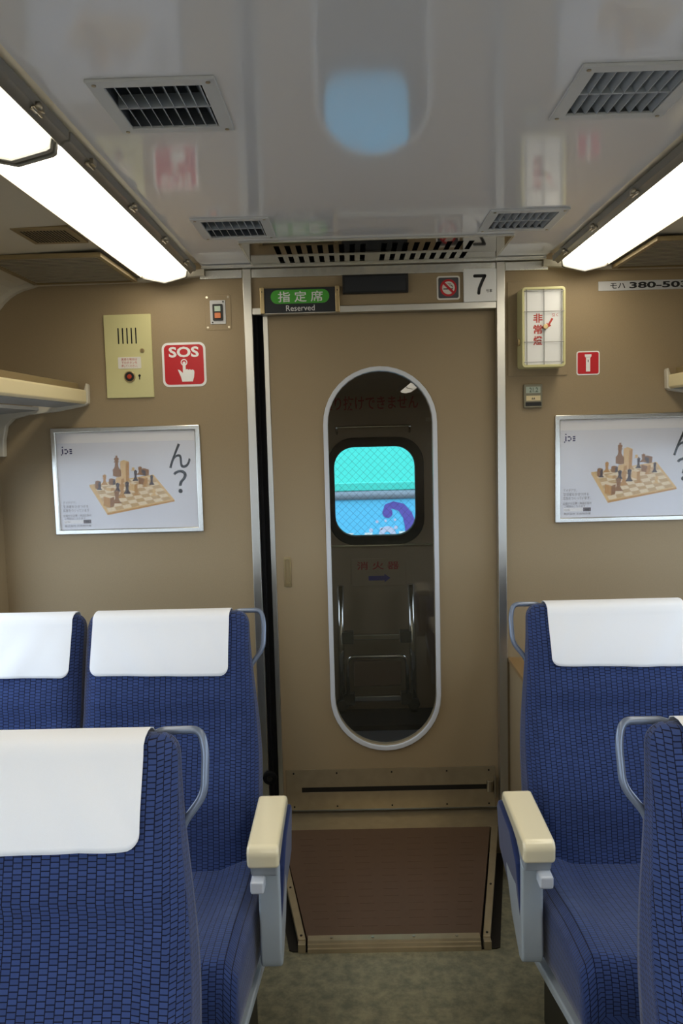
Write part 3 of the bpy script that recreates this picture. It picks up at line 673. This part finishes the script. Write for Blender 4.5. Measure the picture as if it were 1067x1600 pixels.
# ------------------------------------------------------------------ seats
def smooth(a, b, x):
    t = max(0.0, min(1.0, (x - a) / (b - a))); return t * t * (3 - 2 * t)
def yfront(z, f):
    """front face of a backrest, f runs 0..1 across it"""
    e = abs(f - 0.5) * 2
    y = -0.040 - 0.31 * (1.04 - z)
    y -= 0.014 * smooth(0.55, 0.85, e) * smooth(0.40, 0.5, z) * (1 - smooth(0.70, 0.82, z))
    y -= 0.016 * smooth(0.765, 0.80, z) * (1 - smooth(0.9, 1.06, z)) * (1 - 0.5 * smooth(0.75, 1.0, e))
    y -= 0.018 * (1 - smooth(0.45, 0.62, abs(z - 0.56) + 0.45))
    return y
def yback(z): return 0.034 - 0.20 * (1.04 - z)
def aout(z): return 0.4785 + 0.034 * (1 - smooth(0.60, 1.02, z)) - 0.012 * (1 - smooth(0.36, 0.5, z))
def backrest(sgn, flip, parent, name):
    """loft of rounded cross-sections; sgn is the aisle direction, flip the window seat"""
    zs = [0.29, 0.325] + [0.36 + 0.0245 * k for k in range(27)] + [1.004, 1.012, 1.020, 1.028, 1.034, 1.039, 1.042]
    NF, V, UV, rings = 16, [], [], 0
    for z in zs:
        top = max(0.0, (z - 0.997) / 0.0455); sh = 1 - math.sqrt(max(0.0, 1 - top * top)) if top > 0 else 0
        a0, a1 = 0.005 + 0.030 * sh, aout(z) - 0.034 * sh
        r = 0.030
        pts = []
        zz = min(z, 1.02)
        yb = yback(zz); ym = (yfront(zz, 0.5) + yb) / 2
        for k in range(NF + 1):
            f = k / NF; a = a0 + (a1 - a0) * f; d = min(a - a0, a1 - a)
            rr = r - math.sqrt(max(0.0, r*r - max(0.0, r - d) ** 2))
            y = yfront(zz, f) + rr
            pts.append((a, y + (ym - y) * 0.75 * sh))
        for k in range(5):
            f = (k + 1) / 6; y0 = yfront(zz, 1.0) + r; y = y0 + (yb - 0.02 - y0) * f; pts.append((a1, y + (ym - y) * 0.75 * sh))
        for k in range(9):
            f = k / 8; a = a1 + (a0 - a1) * f; d = min(a - a0, a1 - a); rr = 0.02 - math.sqrt(max(0.0, 0.0004 - max(0.0, 0.02 - d) ** 2))
            y = yb - rr; pts.append((a, y + (ym - y) * 0.75 * sh))
        for k in range(5):
            f = (k + 1) / 6; y1 = yfront(zz, 0.0) + r; y = (yb - 0.02) + (y1 - yb + 0.02) * f; pts.append((a0, y + (ym - y) * 0.75 * sh))
        n = len(pts)
        for k, (a, y) in enumerate(pts):
            yf = yfront(zz, 0.0 if k > NF + 14 else 1.0)
            u = a if k <= NF else (0.512 + y - yf if k <= NF + 5 else (0.64 + a1 - a if k <= NF + 14 else -(y - yf)))
            if k <= NF: u += 0.5 * (y - yfront(zz, k / NF)) * (1 if k > NF / 2 else -1) * (1 - sh)
            V.append((sgn * (a if not flip else -a), y, z)); UV.append((u, z * 1.05))
    m = MB(); R = len(zs)
    F = [(i*n + k, i*n + (k+1) % n, (i+1)*n + (k+1) % n, (i+1)*n + k) for i in range(R - 1) for k in range(n)]
    F += [tuple(range(n)), tuple((R-1)*n + k for k in range(n))]
    m.add(V, F)
    return m.build(name, 'seat_cloth', parent, smooth=True, uv=UV)
def cushion(sgn, flip, parent):
    V, UV, last, vv = [], [], None, 0.0
    ysx = [-0.215, -0.25] + [-0.285 - 0.0265 * k for k in range(18)] + [-0.748, -0.758, -0.767, -0.775, -0.782, -0.787, -0.790, -0.7918, -0.7928]
    for y in ysx:
        fr = max(0.0, (-y - 0.740) / 0.053); sh = 1 - math.sqrt(max(0.0, 1 - fr * fr)) if fr > 0 else 0
        t = (-0.285 - y) / 0.5
        zt, zb = 0.372 + 0.062 * smooth(0, 1, t), 0.155 + 0.125 * t
        zm = zb + 0.036; zt = zt + (zm - zt) * sh
        a0, a1 = 0.006 + 0.02 * sh * sh, 0.523 - 0.02 * sh * sh
        pts = []; N = 18; r = 0.035
        for k in range(N + 1):
            f = k / N; a = a0 + (a1 - a0) * f; d = min(a - a0, a1 - a); e = abs(f - 0.5) * 2
            rr = r - math.sqrt(max(0.0, r*r - max(0.0, r - d) ** 2))
            pts.append((a, zt - rr + 0.022 * smooth(0.5, 0.82, e) * (1 - 0.6 * smooth(0.5, 1, t)) - 0.004 * (1 - e)))
        for k in range(4): f = (k + 1) / 5; pts.append((a1 + 0.004*math.sin(f*PI), zt - r + (zb - zt + r) * f))
        for k in range(5): f = k / 4; pts.append((a1 - 0.02 + (a0 - a1 + 0.04) * f, zb))
        for k in range(4): f = (k + 1) / 5; pts.append((a0, zb + (zt - r - zb) * f))
        n = len(pts); vv = vv + math.hypot(y - last[0], zt - last[1]) if last else 0.0; last = (y, zt)
        for k, (a, z) in enumerate(pts):
            u = a if k <= N else (0.52 + zt - z if k <= N + 4 else (0.8 - a if k <= N + 9 else z - zt))
            V.append((sgn * (a if not flip else -a), y, z)); UV.append((u, vv))
    R = len(ysx)
    F = [(i*n + k, i*n + (k+1) % n, (i+1)*n + (k+1) % n, (i+1)*n + k) for i in range(R - 1) for k in range(n)]
    F += [tuple(range(n)), tuple((R-1)*n + k for k in range(n))]
    return MB().add(V, F).build('seat_cushion', 'seat_cloth', parent, smooth=True, uv=UV)
def bend(path, r=0.02, n=5):
    """round the corners of a polyline"""
    P = [Vector(p) for p in path]; out = [P[0]]
    for i in range(1, len(P) - 1):
        d0, d1 = (P[i-1] - P[i]), (P[i+1] - P[i]); k = min(r, d0.length * 0.45, d1.length * 0.45)
        a, b = P[i] + d0.normalized() * k, P[i] + d1.normalized() * k
        for j in range(n + 1):
            t = j / n; out.append(a * (1-t)**2 + P[i] * 2*t*(1-t) + b * t*t)
    return out + [P[-1]]
def seat_pair(side, yref, label):
    sg = -side                                        # aisle direction of this pair
    t = thing('double_seat', label, 'seat', (side * 0.8875, yref, 0), 'blue double seats along the aisle')
    for fl in (False, True):
        backrest(sg, fl, t, 'backrest'); cushion(sg, fl, t)
        X = lambda a: sg * (-a if fl else a)
        hb = MB().tube(bend([(X(0.431), 0.022, 1.030), (X(0.445), 0.023, 1.035), (X(0.512), 0.022, 1.036), (X(0.521), 0.012, 1.000), (X(0.519), -0.006, 0.928), (X(0.478), -0.018, 0.876), (X(0.482), -0.032, 0.80)], 0.020), 0.0072, 10)
        if not fl: hb.build('grab_handle', 'handle_blue', t, smooth=True)
        # aisle side (and window side) arm
        def bx(name, a0, a1, pts, m, bev, par=t):
            return MB().prism(pts, min(X(a0), X(a1)), max(X(a0), X(a1)), 'x').build(name, m, par, bevel=bev)
        if fl: continue
        bx('armrest_pad', 0.520, 0.598, [(-0.532, 0.526), (-0.536, 0.566), (-0.525, 0.583), (-0.26, 0.588), (-0.245, 0.578), (-0.245, 0.552), (-0.40, 0.546)], 'cream', 0.010)
        bx('armrest_mount', 0.527, 0.592, [(-0.524, 0.530), (-0.515, 0.500), (-0.49, 0.496), (-0.25, 0.53), (-0.25, 0.553), (-0.40, 0.548)], 'mount_grey', 0.006)
        bx('arm_casing', 0.540, 0.594, [(-0.50, 0.505), (-0.490, 0.46), (-0.487, 0.36), (-0.495, 0.27), (-0.485, 0.248), (-0.46, 0.243), (-0.36, 0.30), (-0.26, 0.42), (-0.24, 0.53), (-0.25, 0.55)], 'seat_grey', 0.007)
        o = bx('arm_cloth_panel', 0.590, 0.606, [(-0.478, 0.502), (-0.474, 0.36), (-0.478, 0.275), (-0.46, 0.255), (-0.34, 0.31), (-0.235, 0.42), (-0.215, 0.53), (-0.235, 0.552), (-0.40, 0.545)], 'panel_cloth', 0.006)
        for v in o.data.vertices: v.co.x -= sg * 0.028 * (1 - smooth(0.25, 0.45, v.co.z))
        o = bpy.data.objects[t.children[-2].name]
        for v in o.data.vertices: v.co.x -= sg * 0.020 * (1 - smooth(0.25, 0.45, v.co.z))
        bx('recline_button', 0.528, 0.561, [(-0.545, 0.470), (-0.545, 0.502), (-0.50, 0.502), (-0.50, 0.470)], 'button_grey', 0.006)
    MB().prism([(-0.30, 0.160), (-0.52, 0.215), (-0.775, 0.280), (-0.80, 0.292), (-0.806, 0.280), (-0.79, 0.262), (-0.52, 0.190), (-0.30, 0.135)], -0.53, 0.53, 'x').build('seat_tray', 'seat_grey', t, bevel=0.005)
    for s2 in (-1, 1):
        MB().prism([(-0.36, 0.0), (-0.36, 0.152), (-0.70, 0.240), (-0.74, 0.0)], min(s2*0.495, s2*0.51), max(s2*0.495, s2*0.51), 'x').build('leg_panel', 'dark_metal', t, bevel=0.002)
    MB().box(-0.49, 0.49, -0.62, -0.38, 0.02, 0.14).build('pedestal', 'dark_metal', t, bevel=0.01)
    return t
def head_cover(side, yref, fl, label):
    sg = -side; t_loc = (side * 0.8875, yref, 0)
    n, V, F = 36, [], []
    A0, A1, zb, r = 0.030, 0.427, 0.880, 0.024
    rows = 26
    rnd = random.Random(int(yref * 10) + side * 3 + fl)
    ph = [rnd.uniform(0, 6) for _ in range(4)]
    prof_top = 1.020
    for j in range(rows + 1):
        for i in range(n + 1):
            a = A0 + (A1 - A0) * (0.5 - 0.5 * math.cos(PI * i / n)); d = min(a - A0, A1 - a)
            z0 = zb + (r - math.sqrt(max(0, r*r - max(0, r - d) ** 2))) + 0.003 * math.sin(a * 9 + ph[0])
            f = a / 0.48; s = j / rows
            if s < 0.62:                                # front fall
                z = z0 + (prof_top - z0) * s / 0.62; y = yfront(z, f) - 0.004
                wv = 0.0035 * (1 - s) * math.sin(a * 21 + ph[1] + z * 14) + 0.002 * math.sin(a * 44 + ph[2] + z * 30) * (1 - s)
                y -= abs(wv) + 0.001
            elif s < 0.86:                              # over the top
                k = (s - 0.62) / 0.24; y0, y1 = yfront(prof_top, f) - 0.005, yback(prof_top) + 0.004
                y = (y0 + y1) / 2 - (y1 - y0) / 2 * math.cos(PI * k); z = prof_top + 0.029 * math.sin(PI * k) ** 0.7
            else:                                       # behind
                k = (s - 0.86) / 0.14; z = prof_top - 0.08 * k; y = yback(z) + 0.004
            V.append((sg * (-a if fl else a), y, z))
    F = [(j*(n+1) + i, j*(n+1) + i + 1, (j+1)*(n+1) + i + 1, (j+1)*(n+1) + i) for j in range(rows) for i in range(n)]
    o = MB().add(V, F).build('headrest_cover', 'white_cloth', None, smooth=True, solid=0.0014)
    o.location = t_loc
    return tag(o, label, 'headrest cover', 'white headrest covers')
seat_pair(-1, 2.42, 'blue cloth double seat by the end wall, under the SOS sign')
seat_pair(1, 2.42, 'blue cloth double seat by the end wall, under the thermometer')
seat_pair(-1, 1.42, 'blue cloth double seat one row from the end wall, intercom side of aisle')
seat_pair(1, 1.42, 'blue cloth double seat one row from the end wall, emergency lamp side of aisle')
head_cover(-1, 2.42, 0, 'white headrest cover on the aisle seat under the SOS sign')
head_cover(-1, 2.42, 1, 'white headrest cover on the window seat under the chess poster')
head_cover(1, 2.42, 0, 'white headrest cover on the aisle seat under the thermometer')
head_cover(1, 2.42, 1, 'white headrest cover on the window seat at the torch sign side, by the end wall')
head_cover(-1, 1.42, 0, 'white headrest cover on the aisle seat one row from the wall, intercom side')
head_cover(-1, 1.42, 1, 'white headrest cover on the window seat one row from the wall, intercom side')
head_cover(1, 1.42, 0, 'white headrest cover on the aisle seat one row from the wall, emergency lamp side')
head_cover(1, 1.42, 1, 'white headrest cover on the window seat one row from the wall, emergency lamp side')

# ------------------------------------------------------------------ vestibule behind the door
VY = 4.20
struct(MB().box(-0.95, 0.95, 3.125, VY, 0.04, 0.1).build('floor_vestibule', 'dark_grey'))
struct(MB().box(-0.95, 0.95, 3.11, VY + 0.05, 2.14, 2.17).build('ceiling_vestibule', 'vestibule'))
for s in (-1, 1): struct(MB().grid([3.11, 3.4, 3.9, VY], [0.1, 1.0, 1.65, 2.14], [(3.4, 3.9, 1.0, 1.65)], lambda u, v: (s * 0.95, u, v)).build('wall_vestibule_side', 'vestibule', solid=0.03))  # unseen side openings added to let daylight brighten the vestibule
vo = rrect(-0.205, 0.247, 1.010, 1.507, 0.115, 7)
bo = []
for x, z in vo:
    dx, dz = x - 0.021, z - 1.2585
    k = min((0.97 if dx > 0 else 1.0) / abs(dx) if abs(dx) > 1e-6 else 99, (0.90 if dz > 0 else 1.17) / abs(dz) if abs(dz) > 1e-6 else 99)
    bo.append((0.021 + dx * k, 1.2585 + dz * k))
for cx, cz in ((-0.979, 2.1585), (0.991, 2.1585), (-0.979, 0.0885), (0.991, 0.0885)):
    k = min(range(len(bo)), key=lambda i: (bo[i][0] - cx) ** 2 + (bo[i][1] - cz) ** 2); bo[k] = (cx, cz)
vw = struct(MB().ring(bo, vo, VY, VY + 0.04).build('wall_vestibule', 'vestibule'))
lettering('通り抜けできません', -0.235, 0.246, 1.665, 1.735, VY - 0.001, 'dark_red', vw, bold=0.01)
wn = struct(thing('window_1', 'small wired window with thick black rubber surround beyond the door', 'window', (0.021, VY, 1.2585))); del wn['category']
L2 = lambda pts: [(x - 0.021, z - 1.2585) for x, z in pts]
MB().ring(L2(rrect(-0.215, 0.268, 0.985, 1.528, 0.13, 7)), L2(rrect(-0.182, 0.224, 1.032, 1.480, 0.10, 7)), -0.022, 0.03).build('gasket', 'rubber', wn, bevel=0.006)
MB().prism(L2(rrect(-0.190, 0.232, 1.024, 1.488, 0.10, 7)), 0.004, 0.009).build('window_pane', 'wire_glass', wn)
m = MB()
for k in range(-17, 18):
    for sl in (-1, 1):
        c0 = k * 0.0375
        seg = []
        for i in range(41):
            z = -0.228 + 0.456 * i / 40; x = c0 + sl * z
            if -0.205 < x < 0.205: seg.append((x, 0.0065, z))
        if len(seg) > 1: m.tube([seg[0], seg[-1]], 0.0005, 4)
m.build('wire_mesh', 'dark_metal', wn)['kind'] = 'stuff'
t = thing('grab_rail', 'thin chrome rail above the wired window beyond the door', 'rail', (0.018, VY, 1.58))
MB().tube(bend([(-0.182, 0, -0.03), (-0.182, -0.04, -0.005), (-0.182, -0.04, 0.002), (0.182, -0.04, 0.002), (0.182, -0.04, -0.005), (0.182, 0, -0.03)], 0.01), 0.006, 8).build('rail', 'chrome', t, smooth=True)
t = thing('ledge_strip', 'thin bright metal strip across the wall under the wired window', 'strip', (0, VY, 0.982))
MB().box(-0.9, 0.9, -0.012, 0, -0.004, 0.004).build('strip', 'chrome', t)
t = thing('extinguisher_sign', 'fire extinguisher direction sign with blue arrow beyond the door', 'sign', (0.028, VY, 0.845))
plate('plate', t, -0.137, 0.137, -0.075, 0.068, -0.003, 0, 'vestibule', 0.006, 0.001)
lettering('消 火 器', -0.108, 0.108, 0.010, 0.052, -0.0034, 'dark_red', t, bold=0.02)
flat('arrow', t, [(-0.05, -0.046), (0.032, -0.046), (0.032, -0.056), (0.062, -0.034), (0.032, -0.012), (0.032, -0.022), (-0.05, -0.022)], -0.003, 'navy')
t = thing('folding_ladder', 'folded chrome step ladder leaning on the vestibule wall', 'ladder', (0.012, VY - 0.05, 0.1))
for s in (-1, 1):
    MB().tube([(s*0.185, 0, 0.02), (s*0.178, 0, 0.685)], 0.018, 14).build('rail', 'chrome', t, smooth=True)
    MB().disc(s*0.182, 0.07, 0.03, -0.03, 0.03, 16).build('foot', 'rubber', t, bevel=0.005)
    for z in (0.10, 0.42): MB().box(s*0.145 - 0.028, s*0.145 + 0.028, -0.03, 0.02, z - 0.03, z + 0.03).build('joint_block', 'dark_metal', t, bevel=0.004)
for z in (0.10, 0.42): MB().box(-0.16, 0.16, -0.02, 0.01, z - 0.014, z + 0.014).build('rung', 'chrome', t, bevel=0.004)
MB().tube(bend([(-0.15, -0.03, 0.13), (-0.15, -0.03, 0.325), (0.15, -0.03, 0.325), (0.15, -0.03, 0.13)], 0.04), 0.010, 10).build('folding_frame', 'chrome', t, smooth=True)
MB().box(-0.12, 0.12, -0.03, -0.015, 0.17, 0.30).build('step_board', 'ramp_brown', t, bevel=0.004)
struct(MB().box(-0.9, 0.9, VY - 0.25, VY, 0.1, 0.125).build('trim_12', 'rubber'))

# ------------------------------------------------------------------ outside
struct(MB().box(-30, 30, -30, 30, -1.25, -1.2).build('ground', 'gravel'))
t = thing('neighbouring_train', 'teal and blue painted train standing outside the wired window', 'train', (0.023, 6.6, -1.1))
K = 1.245
T = lambda pts: [(x * K, (z - 2.56) * K + 2.66) for x, z in pts]
zt = lambda z: (z - 2.56) * K + 2.66
MB().box(-1.5, 1.5, 0, 0.3, zt(2.235), 3.9).build('upper_body', 'teal', t)
MB().box(-1.5, 1.5, -0.015, 0.3, zt(2.18), zt(2.235)).build('lower_lip', 'teal_shade', t, bevel=0.01)
MB().prism(arc(0.0, zt(2.152), 0.036, 0, 360, 16)[:-1], -1.5, 1.5, 'x').build('grey_rail', 'body_grey', t, smooth=True)
MB().box(-1.5, 1.5, 0, 0.3, -0.05, zt(2.18)).build('lower_body', 'body_blue', t)
sw = [(0.125, 2.02), (0.11, 2.04), (0.125, 2.075), (0.165, 2.085), (0.215, 2.07), (0.255, 2.02), (0.275, 1.95), (0.28, 1.86)]
sa, sb = [], []
for i, (x, z) in enumerate(sw):
    w = 0.010 + 0.0045 * i; q0, q1 = sw[max(i-1, 0)], sw[min(i+1, len(sw)-1)]; dx, dz = q1[0]-q0[0], q1[1]-q0[1]; l = math.hypot(dx, dz)
    sa.append((x - dz/l*w, z + dx/l*w)); sb.append((x + dz/l*w, z - dx/l*w))
MB().prism(T(sa + sb[::-1]), -0.004, 0).build('painted_swirl', 'body_purple', t)
MB().prism(T(arc(0.128, 2.035, 0.032, 0, 360, 20)[:-1]), -0.006, 0).build('painted_swirl_end', 'body_purple', t)
for x, z, r in ((0.06, 1.98, 0.011), (0.115, 1.985, 0.009), (0.175, 1.99, 0.009), (0.02, 1.925, 0.014), (0.085, 1.935, 0.010), (0.18, 1.94, 0.013)): MB().prism(T(arc(x, z, r, 0, 360, 6)[:-1]), -0.004, 0).build('painted_spot', 'body_lilac', t)
MB().ring(T(arc(0.125, 1.895, 0.055, 0, 360, 24)[:-1]), T(arc(0.125, 1.895, 0.02, 0, 360, 24)[:-1]), -0.004, 0).build('painted_ring', 'body_lilac', t)
for pts in ([(-0.22, 1.91), (-0.09, 1.91), (-0.12, 1.87), (-0.20, 1.80)], [(-0.02, 1.91), (0.03, 1.91), (0.01, 1.80), (-0.04, 1.80)], [(0.20, 1.915), (0.26, 1.915), (0.26, 1.80), (0.19, 1.80)]): MB().prism(T(pts), -0.004, 0).build('painted_letter', 'white', t)
